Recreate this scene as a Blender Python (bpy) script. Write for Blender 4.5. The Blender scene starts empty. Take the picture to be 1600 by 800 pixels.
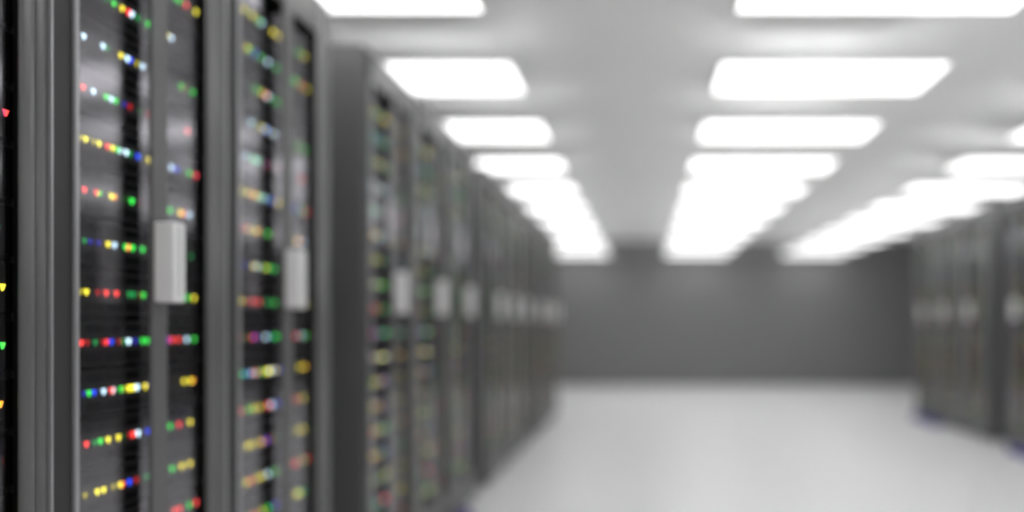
import bpy, bmesh, math, random
from mathutils import Vector, Matrix

# ------------------------------------------------------------------ camera, world, exposure
CAM_Z = 1.07
cam_data = bpy.data.cameras.new('camera')
cam = bpy.data.objects.new('camera', cam_data)
bpy.context.scene.collection.objects.link(cam)
cam.location = (0.0, 0.0, CAM_Z)
cam.rotation_euler = (math.radians(90), 0, 0)
F_PX = 1400.0
cam_data.sensor_width = 36.0
cam_data.lens = F_PX / 1600.0 * 36.0
cam_data.shift_x = -(1008 - 800) / 1600.0
cam_data.shift_y = (507 - 400) / 1600.0
cam_data.clip_start = 0.02
cam_data.dof.use_dof = True
cam_data.dof.focus_distance = 1.37
cam_data.dof.aperture_fstop = 0.78
sc = bpy.context.scene
sc.camera = cam
sc.cycles.use_denoising = True
sc.cycles.max_bounces = 12
sc.cycles.transparent_max_bounces = 16
sc.view_settings.view_transform = 'Standard'
sc.view_settings.look = 'None'
sc.view_settings.gamma = 1.0
sc.view_settings.use_curve_mapping = False
sc.view_settings.exposure = 0.43
world = bpy.data.worlds.new('world'); sc.world = world
world.use_nodes = True
world.node_tree.nodes['Background'].inputs[0].default_value = (0.02, 0.02, 0.02, 1)
LIGHT_DOWN = 2.1
LIGHT_UP = 15.5  # strength of the added ceiling wash

# ------------------------------------------------------------------ helpers
COL = sc.collection

def mat(name, color, rough=0.5, metal=0.0, spec=0.5, noise=0.0, nscale=20.0, emit=None, estr=0.0):
    m = bpy.data.materials.new(name); m.use_nodes = True
    nt = m.node_tree; b = nt.nodes['Principled BSDF']
    b.inputs['Base Color'].default_value = (*color, 1)
    b.inputs['Roughness'].default_value = rough
    b.inputs['Metallic'].default_value = metal
    b.inputs['Specular IOR Level'].default_value = spec
    if emit:
        b.inputs['Emission Color'].default_value = (*emit, 1)
        b.inputs['Emission Strength'].default_value = estr
    if noise > 0:
        tc = nt.nodes.new('ShaderNodeTexCoord')
        nz = nt.nodes.new('ShaderNodeTexNoise'); nz.inputs['Scale'].default_value = nscale
        nz.inputs['Detail'].default_value = 4
        rp = nt.nodes.new('ShaderNodeMapRange')
        rp.inputs['To Min'].default_value = 1 - noise; rp.inputs['To Max'].default_value = 1 + noise
        mx = nt.nodes.new('ShaderNodeMix'); mx.data_type = 'RGBA'; mx.blend_type = 'MULTIPLY'
        mx.inputs[0].default_value = 1.0
        mx.inputs[6].default_value = (*color, 1)
        nt.links.new(tc.outputs['Object'], nz.inputs['Vector'])
        nt.links.new(nz.outputs['Fac'], rp.inputs['Value'])
        nt.links.new(rp.outputs['Result'], mx.inputs[7])
        nt.links.new(mx.outputs[2], b.inputs['Base Color'])
    return m

M_FLOOR = mat('floor_vinyl', (0.88, 0.88, 0.88), 0.38, noise=0.015, nscale=3.0, spec=0.4)
M_CEIL = mat('ceiling_paint', (0.92, 0.92, 0.92), 0.9, noise=0.01, nscale=2.0)
M_WALL = mat('wall_paint_grey', (0.225, 0.225, 0.225), 0.85, noise=0.015, nscale=2.0)
M_FRAME = mat('grey_powder_coat', (0.13, 0.13, 0.13), 0.42, 0.0, noise=0.03, nscale=60)
M_FRAME_D = mat('dark_grey_powder_coat', (0.033, 0.033, 0.033), 0.5, noise=0.03, nscale=60)
M_TRIM = mat('satin_trim', (0.42, 0.42, 0.43), 0.3, 0.3)
M_HANDLE = mat('light_grey_plastic', (0.94, 0.94, 0.94), 0.4)
M_BLACK = mat('black_inside', (0.004, 0.004, 0.005), 0.8, spec=0.1)
M_SERVER = mat('server_black', (0.008, 0.008, 0.008), 0.55, spec=0.25, noise=0.2, nscale=300)
M_BLUE = mat('dark_blue_plastic', (0.06, 0.04, 0.30), 0.5)
M_LIGHTFRAME = mat('white_enamel', (0.85, 0.85, 0.85), 0.4)

def emitter(name, strength):
    m = bpy.data.materials.new(name); m.use_nodes = True
    nt = m.node_tree; nt.nodes.clear()
    e = nt.nodes.new('ShaderNodeEmission'); o = nt.nodes.new('ShaderNodeOutputMaterial')
    e.inputs[0].default_value = (1, 1, 1, 1); e.inputs[1].default_value = strength
    nt.links.new(e.outputs[0], o.inputs[0])
    return m
M_DIFF = emitter('lit_diffuser', LIGHT_DOWN)
M_UP = emitter('added_uplight', LIGHT_UP)  # emission added above the lamps to brighten the ceiling
M_UP_DIM = emitter('added_uplight_weak', LIGHT_UP * 0.7)  # weaker added emission, keeps the ceiling darker over the left line

M_GLASS = bpy.data.materials.new('coated_door_glass'); M_GLASS.use_nodes = True
nt = M_GLASS.node_tree; nt.nodes.clear()
o = nt.nodes.new('ShaderNodeOutputMaterial'); mx = nt.nodes.new('ShaderNodeMixShader')
tr = nt.nodes.new('ShaderNodeBsdfTransparent'); tr.inputs[0].default_value = (0.93, 0.93, 0.95, 1)
gl = nt.nodes.new('ShaderNodeBsdfGlossy'); gl.inputs['Roughness'].default_value = 0.10
gl.inputs['Color'].default_value = (0.97, 0.95, 1.0, 1)
ge = nt.nodes.new('ShaderNodeNewGeometry')
def mth(op, a, b=None):
    n = nt.nodes.new('ShaderNodeMath'); n.operation = op
    for i, v in enumerate((a, b)):
        if v is None: continue
        if isinstance(v, (int, float)): n.inputs[i].default_value = v
        else: nt.links.new(v, n.inputs[i])
    return n.outputs[0]
dp = nt.nodes.new('ShaderNodeVectorMath'); dp.operation = 'DOT_PRODUCT'
nt.links.new(ge.outputs['Normal'], dp.inputs[0]); nt.links.new(ge.outputs['Incoming'], dp.inputs[1])
F0 = 0.092
fres = mth('ADD', mth('MULTIPLY', mth('POWER', mth('SUBTRACT', 1.0, mth('ABSOLUTE', dp.outputs['Value'])), 5.0), 0.5), F0)
nt.links.new(fres, mx.inputs[0]); nt.links.new(tr.outputs[0], mx.inputs[1])
nt.links.new(gl.outputs[0], mx.inputs[2]); nt.links.new(mx.outputs[0], o.inputs[0])

LED_COL = {
    'g': ('green', (0.06, 1.0, 0.10), 2.0), 'dg': ('dim green', (0.04, 0.6, 0.15), 0.8),
    'y': ('yellow', (1.0, 0.85, 0.05), 3.0), 'dy': ('dim yellow', (0.8, 0.7, 0.05), 0.9),
    'r': ('red', (1.0, 0.06, 0.05), 3.0), 'dr': ('dim red', (0.8, 0.03, 0.04), 0.8),
    'lb': ('pale blue', (0.6, 0.85, 1.0), 3.0), 'b': ('blue', (0.03, 0.08, 1.0), 2.0),
    'db': ('dim blue', (0.05, 0.05, 0.7), 0.8), 'o': ('orange', (1.0, 0.35, 0.03), 3.0),
    'p': ('violet', (0.5, 0.08, 0.7), 1.5), 'w': ('white', (1.0, 0.9, 0.9), 3.5),
}
M_LED = {}
for k, (nm, c, s) in LED_COL.items():
    m = bpy.data.materials.new('light_' + nm.replace(' ', '_')); m.use_nodes = True
    nt = m.node_tree; nt.nodes.clear()
    e = nt.nodes.new('ShaderNodeEmission'); o = nt.nodes.new('ShaderNodeOutputMaterial')
    e.inputs[0].default_value = (*c, 1); e.inputs[1].default_value = s * 0.7
    nt.links.new(e.outputs[0], o.inputs[0])
    m.cycles.emission_sampling = 'NONE'
    M_LED[k] = m

class MB:
    """collects shapes, then links them as ONE mesh object"""
    def __init__(self):
        self.bm = bmesh.new(); self.mats = []
    def mi(self, m):
        if m not in self.mats: self.mats.append(m)
        return self.mats.index(m)
    def box(self, x0, x1, y0, y1, z0, z1, m, bevel=0.0, seg=2):
        r = bmesh.ops.create_cube(self.bm, size=1.0)
        vs = r['verts']
        for v in vs:
            v.co = Vector(((x0 + x1) / 2 + v.co.x * (x1 - x0), (y0 + y1) / 2 + v.co.y * (y1 - y0), (z0 + z1) / 2 + v.co.z * (z1 - z0)))
        fs = set(f for v in vs for f in v.link_faces)
        i = self.mi(m)
        for f in fs: f.material_index = i
        if bevel > 0:
            es = list(set(e for v in vs for e in v.link_edges))
            rr = bmesh.ops.bevel(self.bm, geom=es, offset=bevel, segments=seg, affect='EDGES', profile=0.5)
            for f in rr['faces']: f.material_index = i; f.smooth = True
    def prism(self, pts, z0, z1, m, smooth=False):
        """vertical prism from an xy outline"""
        i = self.mi(m)
        a = [self.bm.verts.new((x, y, z0)) for x, y in pts]
        b = [self.bm.verts.new((x, y, z1)) for x, y in pts]
        n = len(pts)
        fs = [self.bm.faces.new(a[::-1]), self.bm.faces.new(b)]
        for k in range(n):
            f = self.bm.faces.new((a[k], a[(k + 1) % n], b[(k + 1) % n], b[k])); f.smooth = smooth
            fs.append(f)
        for f in fs: f.material_index = i
    def cyl(self, p0, p1, r, m, n=16):
        p0 = Vector(p0); p1 = Vector(p1); d = p1 - p0
        mt = Matrix.Translation((p0 + p1) / 2) @ d.to_track_quat('Z', 'Y').to_matrix().to_4x4()
        rr = bmesh.ops.create_cone(self.bm, cap_ends=True, segments=n, radius1=r, radius2=r, depth=d.length, matrix=mt)
        i = self.mi(m)
        for f in set(f for v in rr['verts'] for f in v.link_faces): f.material_index = i
    def tri_led(self, x, y, z, m, s=0.006):
        """small point-down wedge lens standing off the faceplate"""
        i = self.mi(m)
        q = [(-s, s), (s, s), (0, -s)]
        a = [self.bm.verts.new((x, y + u, z + v)) for u, v in q]
        b = [self.bm.verts.new((x + 0.0035, y + u * 0.8, z + v * 0.8)) for u, v in q]
        fs = [self.bm.faces.new(b), self.bm.faces.new(a[::-1])]
        for k in range(3):
            fs.append(self.bm.faces.new((a[k], a[(k + 1) % 3], b[(k + 1) % 3], b[k])))
        for f in fs: f.material_index = i
    def mesh(self, name):
        bmesh.ops.recalc_face_normals(self.bm, faces=self.bm.faces[:])
        me = bpy.data.meshes.new(name); self.bm.to_mesh(me); self.bm.free()
        for m in self.mats: me.materials.append(m)
        return me
    def build(self, name, parent=None):
        ob = bpy.data.objects.new(name, self.mesh(name)); COL.objects.link(ob)
        if parent: ob.parent = parent
        return ob

def tag(o, label=None, cat=None, group=None, kind=None):
    if label: o['label'] = label
    if cat: o['category'] = cat
    if group: o['group'] = group
    if kind: o['kind'] = kind

def empty(name, loc=(0, 0, 0)):
    o = bpy.data.objects.new(name, None); COL.objects.link(o); o.location = loc
    o.empty_display_size = 0.2
    return o

def copy_tree(o, parent=None):
    c = o.copy(); COL.objects.link(c); c.parent = parent
    for ch in list(KIDS.get(o.name, [])):
        KIDS.setdefault(c.name, []).append(copy_tree(ch, c))
    return c
KIDS = {}
def kid(parent, o):
    o.parent = parent; KIDS.setdefault(parent.name, []).append(o); return o

# ------------------------------------------------------------------ room
A = 1.03            # left cabinets' front plane at x = -A
B = 3.12            # right cabinets' front plane
XL, XR, Y0, Y1 = -3.0, 5.1, -3.0, 15.75
LAMP_Z = CAM_Z + 1.20
CEIL = CAM_Z + 1.48
def slab(name, x0, x1, y0, y1, z0, z1, m):
    b = MB(); b.box(x0, x1, y0, y1, z0, z1, m); o = b.build(name); tag(o, kind='structure'); return o
slab('floor', XL - .1, XR + .1, Y0 - .1, Y1 + .1, -0.1, 0, M_FLOOR)
slab('ceiling', XL - .1, XR + .1, Y0 - .1, Y1 + .1, CEIL, CEIL + .1, M_CEIL)
slab('wall_back', XL, XR, Y1, Y1 + .1, 0, CEIL, M_WALL)
slab('wall_front', XL, XR, Y0 - .1, Y0, 0, CEIL, M_CEIL)
slab('wall_left', XL - .1, XL, Y0 - .1, Y1 + .1, 0, CEIL, M_WALL)
slab('wall_right', XR, XR + .1, Y0 - .1, Y1 + .1, 0, CEIL, M_WALL)

# ------------------------------------------------------------------ ceiling luminaires
LW, LD = 1.05, 0.52
def make_light(up):
    root = empty('ceiling_light')
    f = MB()
    t = 0.018; h = 0.02
    f.box(-LW/2 - t, LW/2 + t, -LD/2 - t, -LD/2, -h, 0, M_LIGHTFRAME, 0.003)
    f.box(-LW/2 - t, LW/2 + t, LD/2, LD/2 + t, -h, 0, M_LIGHTFRAME, 0.003)
    f.box(-LW/2 - t, -LW/2, -LD/2, LD/2, -h, 0, M_LIGHTFRAME, 0.003)
    f.box(LW/2, LW/2 + t, -LD/2, LD/2, -h, 0, M_LIGHTFRAME, 0.003)
    kid(root, f.build('frame'))
    d = MB(); d.box(-LW/2, LW/2, -LD/2, LD/2, -0.020, -0.012, M_DIFF)
    kid(root, d.build('diffuser'))
    u = MB(); t = 0.012      # added side-emitting box, put in only to brighten the ceiling
    ux, uy, uh = 0.36, 0.15, 0.03
    u.box(-LW/2, LW/2, -LD/2, LD/2, -0.008, -0.002, M_LIGHTFRAME)
    u.box(-ux, ux, -uy, -uy + t, -0.002, uh, M_LIGHTFRAME); u.box(-ux, ux, uy - t, uy, -0.002, uh, up)
    u.box(-ux, -ux + t, 0.02, uy - t, -0.002, uh, up); u.box(ux - t, ux, 0.02, uy - t, -0.002, uh, up)
    u.box(-ux, -ux + t, -uy + t, 0.02, -0.002, uh, M_LIGHTFRAME); u.box(ux - t, ux, -uy + t, 0.02, -0.002, uh, M_LIGHTFRAME)
    u.box(-ux, ux, -uy, uy, uh, uh + 0.006, M_LIGHTFRAME)
    kid(root, u.build('added_uplight_box'))
    for sx in (-0.42, 0.42):
        r = MB(); r.cyl((sx, 0.17, -0.002), (sx, 0.17, CEIL - LAMP_Z - 0.024), 0.005, M_LIGHTFRAME, 8)
        r.cyl((sx, 0.17, CEIL - LAMP_Z - 0.032), (sx, 0.17, CEIL - LAMP_Z - 0.02), 0.03, M_LIGHTFRAME, 16)
        kid(root, r.build('suspension_rod'))
    return root
ORD = ['first', 'second', 'third', 'fourth', 'fifth', 'sixth', 'seventh', 'eighth', 'ninth', 'tenth', 'eleventh', 'twelfth', 'thirteenth', 'fourteenth']
cols = [(-1.15, 'left', 'line over the left cabinets'), (0.88, 'middle', 'middle line over the aisle'), (2.88, 'right', 'line nearest the right cabinets')]
PITCH_L = 1.205
for cx, side, where in cols:
    light0 = make_light(M_UP_DIM if side == 'left' else M_UP); first = True
    for k in range(-4, 11):
        y = 3.18 + k * PITCH_L
        o = light0 if first else copy_tree(light0); first = False
        o.location = (cx, y, LAMP_Z + 0.02)
        # visible ones are counted towards the far wall
        if side == 'right': n0 = 2
        else: n0 = 0
        if k - n0 >= 0:
            lab = 'bright ceiling light, %s counted from the camera, %s' % (ORD[k - n0], where)
        else:
            lab = 'ceiling light out of view, %s, %s before the first seen' % (where, ['one', 'two', 'three', 'four', 'five', 'six', 'seven'][n0 - k - 1])
        tag(o, lab, 'ceiling light', 'ceiling lights in the %s line' % side)

# ------------------------------------------------------------------ server cabinets
W = 0.72; H = 2.10; D = 0.95
Z0, Z1 = 0.20, 1.985       # door opening
def half_round(y0, y1, d, x0, n=8, back=0.004):
    """outline bulging forward between y0 and y1"""
    pts = [(x0 - back, y0), (x0 - back, y1)]
    for k in range(n + 1):
        t = k / n
        pts.append((x0 + d * math.sin(math.pi * t) ** 0.6, y1 + (y0 - y1) * t))
    return pts

def make_rack():
    root = empty('server_cabinet')
    for (y0, y1, i0, i1) in ((0, 0.022, 0.022, 0.030), (W - 0.022, W, W - 0.030, W - 0.022)):
        b = MB(); b.box(-D, -0.03, y0, y1, 0.03, H, M_FRAME); b.box(-D + 0.02, -0.10, i0, i1, 0.06, H - 0.03, M_BLACK)
        kid(root, b.build('side_panel'))
    b = MB(); b.box(-D, -0.03, 0.022, W - 0.022, H - 0.03, H, M_FRAME_D)
    b.box(-D + 0.02, -0.10, 0.030, W - 0.030, H - 0.04, H - 0.03, M_BLACK); kid(root, b.build('top_panel'))
    b = MB(); b.box(-D, -D + 0.02, 0.022, W - 0.022, 0.03, H - 0.03, M_FRAME_D)
    b.box(-D + 0.02, -D + 0.03, 0.030, W - 0.030, 0.06, H - 0.04, M_BLACK); kid(root, b.build('back_panel'))
    b = MB(); b.box(-D, -0.03, 0.022, W - 0.022, 0.03, 0.06, M_FRAME_D)
    b.box(-D + 0.02, -0.10, 0.030, W - 0.030, 0.06, 0.068, M_BLACK); kid(root, b.build('base_panel'))
    for y in (0.036, 0.676):
        b = MB(); b.box(-0.085, -0.071, y, y + 0.012, 0.068, H - 0.04, M_BLACK); kid(root, b.build('mounting_rail'))
    # front frame: flat hinge post, rounded closing post, header, base rail
    f = MB()
    f.box(-0.03, -0.007, 0.003, 0.070, 0.03, H, M_FRAME_D)
    f.box(-0.03, -0.006, 0.0, 0.003, 0.03, H, M_FRAME)
    f.box(-0.03, 0.0, 0.070, 0.083, Z0, Z1, M_TRIM, 0.002)
    f.box(-0.10, -0.03, 0.030, 0.062, Z0, Z1, M_BLACK)
    kid(root, f.build('hinge_post'))
    f = MB()
    f.prism(half_round(0.620, 0.668, 0.006, -0.004), 0.03, H, M_FRAME, True)
    f.prism(half_round(0.668, 0.712, 0.006, -0.006), 0.03, H, M_FRAME, True)
    f.box(-0.03, 0.003, 0.712, 0.720, 0.03, H, M_TRIM, 0.001)
    f.box(-0.016, -0.008, 0.620, 0.712, 0.03, H, M_BLACK)
    f.box(-0.03, -0.016, 0.698, 0.712, 0.03, H, M_BLACK)
    kid(root, f.build('closing_post'))
    f = MB()
    f.box(-0.006, -0.001, 0.070, 0.620, Z1, H, M_FRAME, 0.001)
    f.box(-0.03, -0.006, 0.070, 0.620, Z1, H, M_BLACK)
    kid(root, f.build('header'))
    f = MB()
    f.box(-0.03, -0.001, 0.070, 0.620, 0.03, Z0, M_FRAME, 0.003)
    f.box(-0.10, -0.03, 0.030, 0.690, Z0 - 0.02, Z0, M_BLACK)
    kid(root, f.build('base_rail'))
    for y in (0.03, W - 0.07):
        for x in (-D + 0.04, -0.10):
            ft = MB(); ft.cyl((x, y + 0.02, 0), (x, y + 0.02, 0.032), 0.018, M_BLACK)
            kid(root, ft.build('foot'))
    # door: meeting stile + glass leaves
    d = MB()
    d.box(0.006, 0.015, 0.322, 0.388, Z0 - 0.012, Z1 + 0.012, M_FRAME, 0.003)
    d.box(-0.001, 0.006, 0.326, 0.384, Z1 + 0.001, Z1 + 0.011, M_FRAME)
    d.box(-0.001, 0.006, 0.326, 0.384, Z0 - 0.011, Z0 - 0.001, M_FRAME)
    d.box(-0.026, -0.014, 0.083, 0.622, Z0, Z0 + 0.02, M_FRAME_D)
    door = d.build('door'); kid(root, door)
    for (y0, y1) in ((0.083, 0.278), (0.342, 0.603)):
        g = MB(); g.box(-0.024, -0.0185, y0, y1, Z0 + 0.02, Z1 - 0.028, M_GLASS)
        kid(door, g.build('glass_pane'))
    h = MB()
    h.box(0.015, 0.057, 0.324, 0.379, CAM_Z + 0.046, CAM_Z + 0.213, M_HANDLE, 0.005, 3)
    h.box(0.0555, 0.0575, 0.348, 0.3505, CAM_Z + 0.052, CAM_Z + 0.207, M_FRAME)
    kid(root, h.build('door_handle'))
    return root

# servers: u = position across the cabinet (0..0.72), from where the lights sit in the photograph's nearest cabinet
LED_X = 1.077
def u_of(px):
    return (F_PX * LED_X / (1008 - px) - RACK1_Y) / RACK1_S
RACK1_Y = 1.559; RACK1_S = 0.645 / W
ROWS = {
 7: [(130,'dg'),(150,'y'),(158,'g'),(172,'b'),(186,'g'),(205,'lb'),(228,'g'),(273,'g'),(280,'g'),(290,'r'),(305,'y')],
 6: [(165,'dg'),(177,'g'),(190,'y'),(200,'r'),(205,'lb'),(215,'dg'),(230,'g'),(260,'y'),(267,'lb'),(313,'dg')],
 5: [(130,'lb'),(160,'lb'),(167,'dg'),(188,'y'),(198,'lb'),(203,'b'),(213,'dy'),(222,'lb'),(283,'g'),(287,'dr'),(300,'g'),(312,'dg')],
 4: [(129,'r'),(145,'lb'),(165,'g'),(173,'lb'),(180,'g'),(193,'db'),(202,'dr'),(231,'dr'),(292,'r'),(311,'g')],
 3: [(125,'dy'),(133,'y'),(145,'dy'),(154,'y'),(167,'r'),(175,'y'),(183,'g'),(186,'lb'),(196,'lb'),(202,'dg'),(215,'b'),(232,'y'),(267,'lb'),(275,'b'),(295,'g'),(305,'r'),(314,'lb')],
 2: [(131,'r'),(150,'r'),(154,'g'),(173,'y'),(178,'o'),(205,'g'),(265,'g'),(281,'y'),(285,'r'),(295,'lb'),(315,'dg')],
 1: [(131,'dg'),(140,'db'),(153,'db'),(168,'y'),(178,'lb'),(195,'g'),(199,'r'),(206,'g'),(222,'g'),(297,'dg'),(313,'dg')],
 0: [(125,'dy'),(134,'y'),(152,'dr'),(165,'r'),(181,'r'),(201,'dg'),(208,'dg'),(223,'g'),(292,'g'),(302,'y'),(317,'lb')],
 -1: [(126,'r'),(135,'dr'),(148,'dg'),(160,'dr'),(165,'r'),(173,'b'),(185,'dr'),(192,'dg'),(200,'lb'),(210,'db'),(222,'g'),(229,'g'),(262,'p'),(268,'r'),(278,'r'),(291,'lb'),(302,'g'),(316,'dg')],
 -2: [(130,'db'),(138,'g'),(146,'b'),(161,'lb'),(173,'r'),(175,'w'),(188,'g'),(193,'dy'),(201,'y'),(207,'y'),(213,'lb'),(226,'y'),(234,'b'),(287,'y'),(297,'y'),(300,'o'),(316,'g')],
 -3: [(134,'r'),(147,'dg'),(156,'g'),(168,'y'),(184,'y'),(202,'dr'),(207,'r'),(215,'lb'),(230,'b'),(265,'g'),(279,'r'),(296,'y'),(314,'g')],
 -4: [(132,'dy'),(151,'y'),(161,'y'),(176,'dy'),(187,'y'),(190,'r'),(201,'b'),(212,'dr'),(228,'dg'),(268,'g'),(283,'y'),(296,'y'),(310,'r'),(320,'y')],
 -5: [(130,'g'),(148,'y'),(160,'r'),(178,'y'),(190,'y'),(205,'lb'),(225,'g'),(272,'r'),(280,'r'),(295,'g'),(305,'r'),(317,'y')],
}
random.seed(11)
for k in list(range(-9, -5)) + [8]:
    row = []
    for px in sorted(random.sample(list(range(128, 234, 7)) + list(range(264, 322, 7)), 12)):
        row.append((px + random.uniform(-2, 2), random.choice(['g', 'y', 'y', 'dg', 'r', 'lb', 'b', 'dy', 'g'])))
    ROWS[k] = row
KS = sorted(ROWS, reverse=True)
def row_z(k): return CAM_Z + 0.062 + 0.0979 * k

def server_body(b):
    """2U unit: chassis, faceplate, rack ears, vents and a drive-bay line"""
    b.box(-0.78, -0.012, 0.085, 0.672, -0.041, 0.041, M_SERVER)
    b.box(-0.012, 0.0, 0.083, 0.674, -0.044, 0.044, M_SERVER, 0.003, 1)
    for y in (0.068, 0.674):
        b.box(-0.010, -0.004, y, y + 0.013, -0.042, 0.042, M_BLACK)
    for q in range(7):
        y = 0.11 + q * 0.074
        b.box(0.0, 0.0015, y, y + 0.060, 0.020, 0.036, M_BLACK)
        b.box(0.0, 0.0015, y, y + 0.060, -0.036, -0.018, M_BLACK)
LED_MESH = {}
for c in M_LED:
    b = MB(); b.tri_led(0, 0, 0, M_LED[c]); LED_MESH[c] = b.mesh('status_light')
body_me = None
b = MB(); server_body(b); body_me = b.mesh('rack_server')
PROTO = {}; FAR = {}
for k in KS:
    leds = [(u_of(px), c) for px, c in ROWS[k]]
    leds = [(u, c) for u, c in leds if 0.10 < u < 0.67]
    PROTO[k] = leds
    b = MB(); server_body(b)
    for u, c in leds: b.tri_led(0, u, 0, M_LED[c])
    FAR[k] = b.mesh('rack_server')

rack0 = make_rack()
used = [False]
DXL = A + 0.047      # faceplate plane behind the cabinet front
NUM = ['topmost', 'second from top', 'third from top', 'fourth from top', 'fifth from top', 'sixth from top', 'seventh from top', 'eighth from top', 'ninth from top', 'tenth from top', 'eighth from bottom', 'seventh from bottom', 'sixth from bottom', 'fifth from bottom', 'fourth from bottom', 'third from bottom', 'second from bottom', 'bottom']
def fill(ystart, sy, side, where, near):
    for n, k in enumerate(KS):
        left = side == 'left'
        if near:
            o = bpy.data.objects.new('rack_server', body_me); COL.objects.link(o)
            for u, c in PROTO[k]:
                l = bpy.data.objects.new('status_light', LED_MESH[c]); COL.objects.link(l)
                l.parent = o; l.location = (0.0, u, 0); l['label'] = LED_COL[c][0] + ' status light'
                l.scale = (1, 1 / sy, 1)
        else:
            o = bpy.data.objects.new('rack_server', FAR[k]); COL.objects.link(o)
        z = row_z(k)
        if left:
            o.location = (-DXL, ystart, z)
        else:
            o.location = (B + 0.047, ystart + W * sy, z); o.rotation_euler.z = math.pi
        o.scale = (1, sy, 1)
        tag(o, 'black server, %s in the %s' % (NUM[n], where), 'server', 'servers in the %s' % where)

def rack(ystart, sy, side, desc, where, near):
    o = rack0 if not used[0] else copy_tree(rack0)
    used[0] = True
    if side == 'left':
        o.location = (-A, ystart, 0); o.rotation_euler.z = 0
    else:
        o.location = (B, ystart + W * sy, 0); o.rotation_euler.z = math.pi
    o.scale = (1, sy, 1)
    tag(o, desc, 'server cabinet', 'server cabinets in the %s row' % side)
    fill(ystart, sy, side, where, near)
    return o

s1 = 0.645 / W; s2 = 0.709 / W
rack(1.556 - W * 0.74, 0.74, 'left', 'grey server cabinet cut off by the left picture edge, only one post showing', 'cabinet cut by the left picture edge', True)
rack(1.559, s1, 'left', 'nearest server cabinet wholly in view, with the largest light grey door handle', 'left cabinet with the largest handle', True)
rack(2.204, s2, 'left', 'second server cabinet fully in view on the left, last before the first gap', 'left cabinet just before the first gap', True)
GN = ['first', 'second', 'third', 'fourth']
PN = ['nearest', 'middle', 'farthest']
BLUE_SPOTS = []
for g in range(1, 4):
    gs = 3.30 + (g - 1) * 2.52
    for j in range(3):
        extra = {(1, 0): ', side panel facing the camera', (3, 2): ' before the far wall'}.get((g, j), '')
        rack(gs + j * W, 1.0, 'left', 'server cabinet, %s of the %s block in the left row%s' % (PN[j], GN[g], extra),
             '%s cabinet of left row %s block' % (PN[j], GN[g]), g == 1)
for g in range(2, 4):
    gs = 5.66 + (g - 2) * 2.52
    for j in range(3):
        nm = ['nearest', 'middle', 'farthest'][j]
        bl = 'near block' if g == 2 else 'far block'
        rack(gs + j * W, 1.0, 'right', 'dark grey server cabinet, %s of the %s in the right row' % (nm, bl),
             '%s cabinet of right row %s' % (nm, bl), False)

# ------------------------------------------------------------------ blue plinth strips at the feet of some blocks
def blue_strip(x0, x1, y0, y1, label):
    b = MB(); n = int((y1 - y0) / 0.06)
    b.box(x0, x1, y0, y1, 0.0, 0.016, M_BLUE, 0.003)
    xm = (x0 + x1) / 2
    b.box(xm - 0.012, xm + 0.012, y0, y1, 0.016, 0.055, M_BLUE, 0.004)
    for q in range(n):
        y = y0 + (q + 0.5) * (y1 - y0) / n
        b.box(x0 + 0.008, x1 - 0.008, y - 0.004, y + 0.004, 0.016, 0.04, M_BLUE)
    o = b.build('floor_duct'); tag(o, label, 'cable duct', 'blue floor ducts'); return o
blue_strip(B - 0.085, B - 0.012, 9.35, 10.25, 'dark blue strip on the floor at the far end of the right cabinet row')
blue_strip(B - 0.085, B - 0.012, 6.6, 7.55, 'dark blue strip on the floor under the right cabinets by the picture edge')
blue_strip(-A + 0.012, -A + 0.075, 4.72, 4.98, 'short blue strip on the floor at the foot of the left cabinets')
